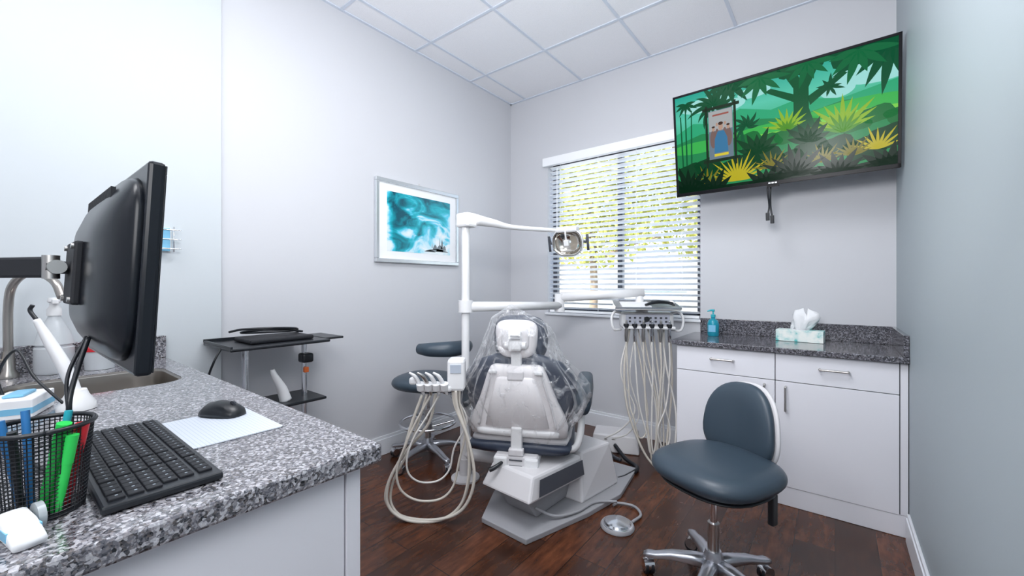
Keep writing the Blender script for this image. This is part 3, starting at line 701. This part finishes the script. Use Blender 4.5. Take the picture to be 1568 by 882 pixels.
up = root('upper_assembly', (0, 0, 0), 26, dc)
box('swivel_mount', (-.12, .12, -.10, .25, .275, .335), M_cream, up, bev=.012)
box('rear_bracket', (-.115, .115, -.165, -.06, .255, .325), M_cream, up, bev=.010)
boxes('rear_bracket_caps', [(-.12, -.045, -.175, -.10, .262, .318), (.045, .12, -.175, -.10, .262, .318)], M_white, up, bev=.01)
boxes('bracket_slots', [(-.035, .035, -.169, -.165, .268, .276), (-.035, .035, -.169, -.165, .30, .306)], M_dgrey, up)
box('back_link', (-.03, .03, -.155, -.115, .30, .47), M_white, up, bev=.008)
box('link_pad', (-.04, .04, -.17, -.13, .325, .36), M_cream, up, bev=.006)
tube('release_lever', [(-.06, -.12, .295), (-.075, -.175, .288), (-.105, -.205, .272), (-.13, -.215, .262)], [.008, .009, .012, .013], M_black, up)
def ringsY(spec, p=3):
    return [sring((0, y_, z_), (1, 0, 0), (0, 0, 1), a, b, p, 36) for y_, z_, a, b in spec]
loft('seat_pan', ringsY([(-.10, .385, .20, .016), (-.08, .38, .262, .028), (.05, .375, .275, .034), (.35, .37, .27, .034), (.52, .375, .24, .02)]), M_cream, up)
loft('seat_rim', ringsY([(-.125, .350, .20, .014), (-.11, .346, .278, .030), (.05, .345, .292, .032), (.30, .345, .28, .026), (.40, .352, .24, .015)]), M_vinylN, up)
loft('seat_cushion', ringsY([(-.04, .44, .20, .02), (-.02, .445, .27, .045), (.15, .44, .28, .05), (.40, .45, .27, .055), (.56, .44, .25, .045), (.60, .43, .2, .02)], 3.5), M_vinylN, up)
loft('leg_rest', ringsY([(.56, .43, .20, .03), (.62, .41, .23, .045), (.80, .35, .21, .045), (1.0, .28, .18, .04), (1.06, .25, .12, .02)]), M_vinylN, up)
loft('leg_pan', ringsY([(.45, .36, .15, .02), (.62, .35, .19, .03), (.85, .28, .17, .025), (1.0, .23, .12, .015)]), M_cream, up)
def ringsZ(spec, p=3, n=40):
    return [sring((0, y_, z_), (1, 0, 0), (0, 1, 0), a, b, p, n) for z_, y_, a, b in spec]
loft('back_cushion', ringsZ([(.44, -.01, .20, .03), (.46, -.012, .25, .045), (.52, -.02, .275, .055), (.60, -.032, .305, .06), (.68, -.05, .315, .055), (.75, -.068, .295, .05), (.81, -.08, .235, .045), (.85, -.088, .12, .03), (.86, -.09, .05, .01)], 3.2), M_vinylN, up)
loft('back_shell', ringsZ([(.405, -.075, .20, .02), (.415, -.078, .262, .045), (.47, -.083, .268, .05), (.53, -.09, .25, .05), (.60, -.10, .215, .048), (.68, -.115, .185, .045), (.75, -.13, .160, .042), (.79, -.135, .14, .035), (.80, -.135, .12, .02)], 4), M_shell, up)
loft('back_shell_center', ringsZ([(.46, -.112, .12, .02), (.47, -.116, .175, .028), (.60, -.132, .145, .03), (.73, -.155, .105, .027), (.74, -.156, .09, .015)], 5), M_shell, up)
loft('back_shell_lower', ringsZ([(.412, -.105, .18, .02), (.42, -.108, .225, .03), (.445, -.112, .225, .03), (.455, -.110, .20, .02)], 4), M_white, up)
boxes('shell_grips', [(-.145, -.10, -.185, -.165, .755, .775), (.10, .145, -.185, -.165, .755, .775)], M_white, up, bev=.006)
tube('shell_rib_left', [(-.21, -.138, .47), (-.185, -.146, .58), (-.150, -.160, .70), (-.135, -.168, .76)], .006, M_cream, up)
tube('shell_rib_right', [(.21, -.138, .47), (.185, -.146, .58), (.150, -.160, .70), (.135, -.168, .76)], .006, M_cream, up)
box('neck_bracket', (-.028, .028, -.16, -.125, .74, .88), M_white, up, bev=.008)
box('neck_bracket_lower', (-.045, .045, -.185, -.14, .72, .775), M_cream, up, bev=.01)
pillow('headrest_shell', .225, .205, .085, M_shell, up, p=3.6, curv=.8, loc=(-.004, -.125, .935), rot=(R(4), 0, 0), shape=lambda t_: 1+.08*t_)
pillow('headrest_shell_inset', .15, .13, .03, M_cream, up, p=4, loc=(-.004, -.160, .94), rot=(R(4), 0, 0))
pillow('headrest_cushion', .30, .26, .09, M_vinylN, up, p=3, curv=1.2, loc=(.006, -.080, .93), rot=(R(4), 0, 0))
box('headrest_knob', (-.035, .035, -.205, -.155, .88, .985), M_white, up, bev=.012)
cyl('headrest_pivot', (-.055, -.170, .905), (.055, -.170, .905), .018, M_white, up)
boxes('headrest_detail', [(-.03, .03, -.209, -.204, .955, .962), (-.03, .03, -.209, -.204, .94, .947)], M_grey, up)
for sx in (1, -1):
    nm = 'right' if sx > 0 else 'left'
    tube('arm_support_'+nm, [(sx*.18, -.02, .33), (sx*.29, -.03, .335), (sx*.325, -.01, .40), (sx*.335, .03, .52), (sx*.335, .06, .60)], [.014, .018, .020, .018, .016], M_white, up)
    rings = [sring((sx*(.335+dx), y_, z_), (1, 0, 0), (0, 0, 1), a, b, 2.8, 20) for y_, z_, a, b, dx in ((-.06, .60, .03, .04, 0), (-.05, .60, .048, .075, 0), (.02, .61, .055, .085, .0), (.15, .63, .05, .06, .01), (.30, .65, .045, .04, .01), (.36, .655, .03, .02, .01))]
    loft('armrest_'+nm, rings, M_vinyl, up)
# plastic cover: thin bag draped over head rest and shoulders
rings = []; N = 180; rnd = [random.uniform(0, 6.28) for _ in range(12)]
def fold(t_, i):
    s_ = 0
    for j, (fq, am, dr) in enumerate(((7, .030, .30), (13, .028, -.25), (23, .020, .45), (37, .012, -.6))):
        v_ = math.sin(fq*t_+rnd[j]+dr*i+.8*math.sin(3*t_+rnd[j+4]))
        s_ += am*(1-2*abs(v_)**.6)
    return s_
for i, (z_, a, b, yc) in enumerate(((1.115, .010, .010, -.12), (1.09, .045, .04, -.12), (1.05, .11, .09, -.12), (1.0, .165, .125, -.12), (.94, .195, .14, -.12), (.88, .215, .145, -.12), (.80, .26, .15, -.11), (.72, .325, .165, -.09), (.66, .36, .175, -.08), (.60, .375, .17, -.07), (.55, .35, .165, -.07), (.50, .31, .155, -.07), (.46, .28, .15, -.07))):
    rr = []; f = min(1, i/4)
    for k in range(N):
        t_ = 2*math.pi*k/N
        q = max(1+f*1.3*fold(t_, i), .92)
        zz = z_+(.04*math.sin(3*t_+rnd[3])+.025*math.sin(8*t_+rnd[4])+.012*math.sin(23*t_))*(i/12)
        rr.append((a*q*math.cos(t_)*(1.04 if math.cos(t_) > 0 else 1)-(.035 if i < 3 else 0), yc+b*q*math.sin(t_), zz))
    rings.append(rr)
loft('plastic_cover', rings, M_film, up, caps=False)

# foot pedal
fp = root('foot_pedal', (-.865, 1.965, 0))
lathe('disc', [(0, .001), (.082, .001), (.082, .012), (.072, .02), (.066, .021), (.06, .03), (.03, .038), (0, .04)], M_chrome, fp, seg=40)
lathe('rubber_ring', [(.066, .0205), (.078, .0185), (.084, .010), (.084, .003)], M_grey, fp, seg=40)
tube('supply_hose', [(.05, .07, .012), (.06, .16, .012), (.0, .22, .012), (-.08, .20, .012), (-.095, .16, .012)], .007, M_grey, fp)
tube('pedal_hose', [(-.94+CX*-1-.0, 2.13-CYY, .036), (-1.03-CX, 2.05-CYY, .038), (-1.06-CX, 1.90-CYY, .040), (-1.12-CX, 1.78-CYY, .05), (-1.2-CX, 1.72-CYY, .09)], .007, M_grey, dc)

# floor junction box
jb = root('floor_junction_box', (-1.30, 2.93, 0), 20)
prism('housing', [(-.17, -.12), (.17, -.12), (.17, .12), (-.17, .12)], .001, .12, M_cream, jb, bev=.01, top=[(-.16, -.09), (.16, -.09), (.16, .11), (-.16, .11)])
tube('umbilical', [(0, -.12, .06), (.08, -.24, .02), (.16, -.36, .016), (.10, -.50, .016), (.05, -.56, .016)], .014, M_black, jb)
tube('umbilical_2', [(-.05, -.12, .05), (-.02, -.20, .02), (.02, -.24, .014), (.05, -.26, .014)], .012, M_dgrey, jb)

# ---------------------------------------------------------------- light pole
PX, PY = -1.84, 1.87
lp = root('dental_light_with_pole', (PX, PY, 0))
cyl('pole', (0, 0, .18), (0, 0, 1.60), .025, M_white, lp, seg=24); cyl('pole_foot', (0, 0, .12), (0, 0, .5), .034, M_white, lp, seg=24)
tube('mount_arm', [(0, 0, .16), (.12, .05, .15), (.28, .14, .13)], .035, M_cream, lp); lathe('floor_foot', [(0, .001), (.09, .001), (.09, .012), (.04, .03), (.036, .13), (0, .13)], M_cream, lp)
cyl('pole_collar', (0, 0, 1.05), (0, 0, 1.12), .032, M_white, lp, seg=24)
box('top_knuckle', (-.045, .062, -.045, .045, 1.585, 1.675), M_white, lp, bev=.014)
E = Vector((.335, .68, 1.606))
tube('light_arm', [(.05, .04, 1.635), (.10, .16, 1.622), (.16, .30, 1.606), tuple(E)], [.036, .026, .016, .014], M_white, lp, seg=16)
cyl('arm_end', (E.x, E.y, 1.56), (E.x, E.y, 1.64), .02, M_white, lp)
tube('yoke', [(E.x, E.y, 1.60), (E.x+.02, E.y-.02, 1.615), (E.x+.05, E.y-.02, 1.615), (E.x+.055, E.y-.03, 1.59)], .013, M_white, lp)
lh = root('light_head', (0, 0, 0), parent=lp, rot=(R(14), 0, R(8))); lh.location = (E.x+.04, E.y-.04, 1.522)
M_refl = mat('reflector', (.70, .66, .60), .12, 1)
rings = [sring((0, yy, 0), (1, 0, 0), (0, 0, 1), a, b, 2.5, 40) for yy, a, b in ((-.030, .108, .092), (-.030, .100, .084), (-.012, .094, .078), (.006, .075, .062), (.016, .045, .038), (.019, .01, .01))]
loft('reflector_dish', rings, M_refl, lh, caps=False)
rings = [sring((0, yy, 0), (1, 0, 0), (0, 0, 1), a, b, 2.5, 40) for yy, a, b in ((-.031, .109, .093), (-.028, .114, .098), (-.005, .112, .096), (.025, .08, .07), (.035, .03, .03))]
loft('rear_shell', rings, M_white, lh, caps=False)
box('lamp_cover', (-.018, .018, -.055, -.025, -.022, .022), M_white, lh, bev=.006); box('top_cover', (-.080, .080, -.038, .03, .072, .108), M_white, lh, bev=.012)
tube('lamp_stem', [(0, -.042, .01), (0, -.046, .07), (0, -.03, .10)], .006, M_white, lh)
for sx in (-1, 1): tube('handle_%d' % (1 if sx > 0 else 2), [(sx*.10, 0, .0), (sx*.135, -.005, .0), (sx*.142, -.01, .05), (sx*.142, -.01, -.06)], .009, M_dgrey, lh, sub=3)

# ---------------------------------------------------------------- delivery system
dv = root('dental_delivery_unit', (-1.03, 2.81, 0), 30); iv = Matrix.Rotation(R(-30), 4, 'Z')
def wl(x, y, z): q = iv @ Vector((x+1.03, y-2.81, 0)); return (q.x, q.y, z)
tube('arm_lower', [wl(PX+.02, PY+.02, 1.085), wl(-1.56, 2.55, 1.075)], [.028, .024], M_white, dv, sub=1, seg=16, flat=1.15)
cyl('pole_clamp', wl(PX, PY, 1.05), wl(PX, PY, 1.125), .045, M_white, dv)
cyl('elbow', wl(-1.57, 2.56, 1.03), wl(-1.57, 2.56, 1.16), .036, M_white, dv)
tube('arm_upper', [wl(-1.56, 2.56, 1.135), wl(-1.06, 2.86, 1.17)], [.030, .024], M_white, dv, sub=1, seg=16, flat=1.2)
cyl('head_pivot', (-.03, .07, .98), (-.03, .07, 1.19), .028, M_white, dv)
box('control_body', (-.17, .18, -.04, .09, .925, 1.035), M_white, dv, bev=.02)
box('control_face', (-.14, .15, -.046, -.038, .955, 1.022), mat('panel_face', (.55, .57, .66), .35), dv, bev=.003)
boxes('buttons', [(-.12+.034*i, -.105+.034*i, -.051, -.045, z_, z_+.012) for i in range(8) for z_ in (.968, .993)], M_dgrey, dv, bev=.002)
lathe('gauge', [(0, 0), (.018, 0), (.018, .006), (0, .006)], M_black, dv, loc=(.0, -.046, .99), rot=(R(90), 0, 0))
for sx in (-1, 1): tube('grab_handle_%d' % (1 if sx > 0 else 2), [(sx*.17, .0, 1.03), (sx*.215, -.03, 1.035), (sx*.235, -.05, .99), (sx*.22, -.05, .92), (sx*.17, -.01, .915)], .009, M_white, dv)
tr = root('instrument_tray', (0, -.02, 1.075), parent=dv, rot=(R(9), 0, 0))
box('tray_shelf', (-.22, .20, -.13, .12, .0, .010), M_steel, tr, bev=.004); boxes('tray_edges', [(-.22, .20, -.13, -.125, .01, .022), (-.22, .20, .115, .12, .01, .022), (-.22, -.215, -.13, .12, .01, .022), (.195, .2, -.13, .12, .01, .022)], M_chrome, tr)
box('tray_paper', (-.17, .02, -.10, .09, .0105, .017), M_paper, tr); tube('black_handpiece', [(-.02, -.08, .028), (.07, -.04, .04), (.17, -.02, .028)], [.008, .012, .008], M_black, tr)
tube('black_tool', [(.05, .08, .02), (.10, .02, .035), (.17, -.06, .022)], .006, M_black, tr)
cyl('tray_stem', (0, 0, 1.03), (0, 0, 1.078), .015, M_white, dv)
box('acrylic_shelf', (.02, .30, .10, .26, 1.17, 1.176), mat('acrylic_teal', (.45, .72, .76), .15), dv)
box('instrument_bar', (-.16, .18, -.085, -.05, .925, .945), M_white, dv, bev=.006)
for i in range(6):
    x = -.14+.056*i
    tube('handpiece_%d' % i, [(x, -.085, .985), (x, -.078, .94), (x, -.07, .88), (x, -.068, .84)], [.006, .011, .013, .009], M_chrome if i % 2 else M_steel, dv, seg=12)
    lathe('holder_%d' % i, [(.012, .0), (.018, 0), (.018, .025), (.012, .025)], M_black, dv, loc=(x, -.073, .935))
    xb = [-.05, .02, .035, .05, .075, .10][i]; lo = [.20, .10, .03, .06, .025, .14][i]; wdt = [.05, .035, .03, .035, .03, .045][i]
    tube('hose_%d' % i, [(x, -.068, .85), (x*.98+.006, -.075, .66), (x*.65+xb*.35-.01, -.09, .42), (xb-wdt*.9, -.11, lo+.13), (xb-.3*wdt, -.105, lo+.012), (xb+wdt*.6, -.09, lo+.015), (xb+wdt, -.07, lo+.12), (xb*.8+.04, -.04, .42), (x*.5+.03, .0, .72), (x*.6, .02, .93)], .0055, M_hoseW if i % 2 else M_hose, dv, seg=8)
tube('long_hose', [(-.11, -.02, .93), (-.15, -.05, .65), (-.13, -.08, .38), (-.04, -.12, .13), (.05, -.14, .02), (.11, -.10, .035), (.13, -.06, .2), (.17, -.02, .55), (.16, .0, .92)], .0075, M_hose, dv, seg=8)
tube('long_hose_2', [(.10, -.02, .93), (.13, -.05, .65), (.18, -.08, .38), (.16, -.12, .14), (.10, -.14, .05), (.06, -.10, .12), (.09, -.06, .4), (.12, -.02, .7), (.12, .0, .92)], .0065, M_hoseW, dv, seg=8)
tube('supply_tube', [(-.10, .02, .93), (-.17, -.03, .62), (-.08, -.05, .38), (-.16, -.04, .24), (-.27, -.02, .16), (-.26, .05, .125)], .0055, M_hoseW, dv)
tube('supply_tube_2', [(-.06, .02, .93), (-.11, -.03, .60), (-.05, -.03, .34), (-.12, -.02, .20), (-.22, .0, .15), (-.20, .06, .122)], .0045, M_hoseW, dv)

# ---------------------------------------------------------------- assistant instrument holder
ah = root('assistant_instrument_holder', (-1.62, 1.42, 0), 38.1)
box('control_block', (.065, .155, -.01, .09, .675, .84), M_white, ah, bev=.016)
box('block_keys', (.082, .138, -.014, -.008, .77, .815), mat('keys_grey', (.45, .5, .58), .4), ah, bev=.002)
tube('support_arm', [(.11, .08, .72), (.12, .20, .70), (.115, .31, .68), (.115, .47, .66)], .018, M_white, ah)
box('holder_bar', (-.08, .09, -.02, .02, .675, .705), M_white, ah, bev=.01)
for i in range(4):
    x = -.065+.04*i
    lathe('cradle_%d' % i, [(.012, 0), (.019, 0), (.021, .035), (.014, .035)], M_white, ah, loc=(x, -.02, .69), rot=(R(20), 0, 0))
    tube('handpiece_%d' % i, [(x+.01, .0, .66), (x-.003, -.02, .71), (x-.025, -.04, .76), (x-.052, -.05, .782)], [.007, .011, .010, .005], M_white if i != 1 else M_steel, ah)
box('side_valve', (-.125, -.085, -.03, .02, .715, .75), M_white, ah, bev=.01)
base = [(-.033, .657), (-.09, .50), (-.165, .35), (-.235, .205), (-.235, .085), (-.14, .014), (.02, .012), (.13, .085), (.178, .24), (.165, .44), (.117, .60), (.11, .68)]
for i, (sc_, dx, dy, r_, up_) in enumerate(((1, 0, 0, .0080, 0), (.93, .01, .02, .0065, .0), (.80, -.02, -.02, .006, .10), (1.05, .02, .045, .0080, 0), (.58, -.01, -.04, .005, .19))):
    pts = []
    for k, (x, z_) in enumerate(base):
        lift = up_*max(0, 1-z_/.65)
        pts.append((x*(sc_ if 1 < k < 9 else 1)+dx*math.sin(k)+(-.03+.022*i if k < 2 else 0), dy*math.sin(k*.6)+.006*i, max(z_+lift, r_+.001+.003*i)))
    tube('hose_%d' % i, pts, r_, M_hose if i != 4 else M_hoseW, ah, seg=10)

# ---------------------------------------------------------------- lights
def area(name, loc, rot, sx, sy, power, col=(1, 1, 1)):
    L = bpy.data.lights.new(name, 'AREA'); L.shape = 'RECTANGLE'; L.size = sx; L.size_y = sy; L.energy = power; L.color = col
    o = bpy.data.objects.new(name, L); COL.objects.link(o); o.location = loc; o.rotation_euler = rot; return o
M_dif = mat('light_diffuser', (.9, .9, .9), .5, Emission_Color=(.95, .97, 1, 1), Emission_Strength=1.5)
for i, (cx, cy, pw) in enumerate(((-.852, 1.13, 24), (-1.462, -.70, 16))):
    t_ = root('ceiling_light_panel' if i == 0 else 'ceiling_light_panel.%03d' % i, (cx, cy, HC-.012))
    box('diffuser', (-.29, .29, -.58, .58, -.004, 0), M_dif, t_)
    boxes('frame', [(-.305, -.29, -.6, .6, -.006, .004), (.29, .305, -.6, .6, -.006, .004), (-.29, .29, -.6, -.58, -.006, .004), (-.29, .29, .58, .6, -.006, .004)], M_trim, t_)
    area('panel_lamp_%d' % i, (cx, cy, HC-.03), (0, 0, 0), .56, 1.12, pw, (.96, .97, 1))
# added bounce fill lamp, aimed up and forward at the ceiling
d_ = Vector((-.45, .85, 1.0)).normalized()
bf = area('bounce_fill', (-.35, .25, 1.95), (0, 0, 0), .5, .5, 46, (.97, .975, 1)); bf.rotation_euler = d_.to_track_quat('-Z', 'Y').to_euler()
d2 = Vector((-.62, .79, -.12)).normalized()
sf = area('soft_fill', (.0, -.5, 1.9), (0, 0, 0), .9, .9, 19, (.97, .975, 1)); sf.rotation_euler = d2.to_track_quat('-Z', 'Y').to_euler()  # unseen fill lamp behind the camera, facing into the room
sun = bpy.data.lights.new('sun', 'SUN'); sun.energy = 10; sun.angle = R(1); sun.color = (1, .96, .88)
so = bpy.data.objects.new('sun', sun); COL.objects.link(so); so.rotation_euler = (R(48), 0, R(-20))
wd = bpy.data.worlds.new('World'); S.world = wd; wd.use_nodes = True
n = wd.node_tree.nodes; l = wd.node_tree.links; bg = n['Background']
sky = n.new('ShaderNodeTexSky')
try:
    sky.sky_type = 'NISHITA'; sky.sun_disc = False; sky.sun_elevation = R(45); sky.sun_rotation = R(200)
except Exception: pass
l.new(sky.outputs[0], bg.inputs['Color']); bg.inputs['Strength'].default_value = .65

# ---------------------------------------------------------------- camera
cd = bpy.data.cameras.new('camera'); co = bpy.data.objects.new('camera', cd); COL.objects.link(co)
cd.sensor_width = 36; cd.lens = 36*631/1568; cd.shift_y = -4/1568; cd.clip_start = .02
co.location = (0, 0, 1.22); co.rotation_euler = (R(90), 0, R(38.1)); S.camera = co
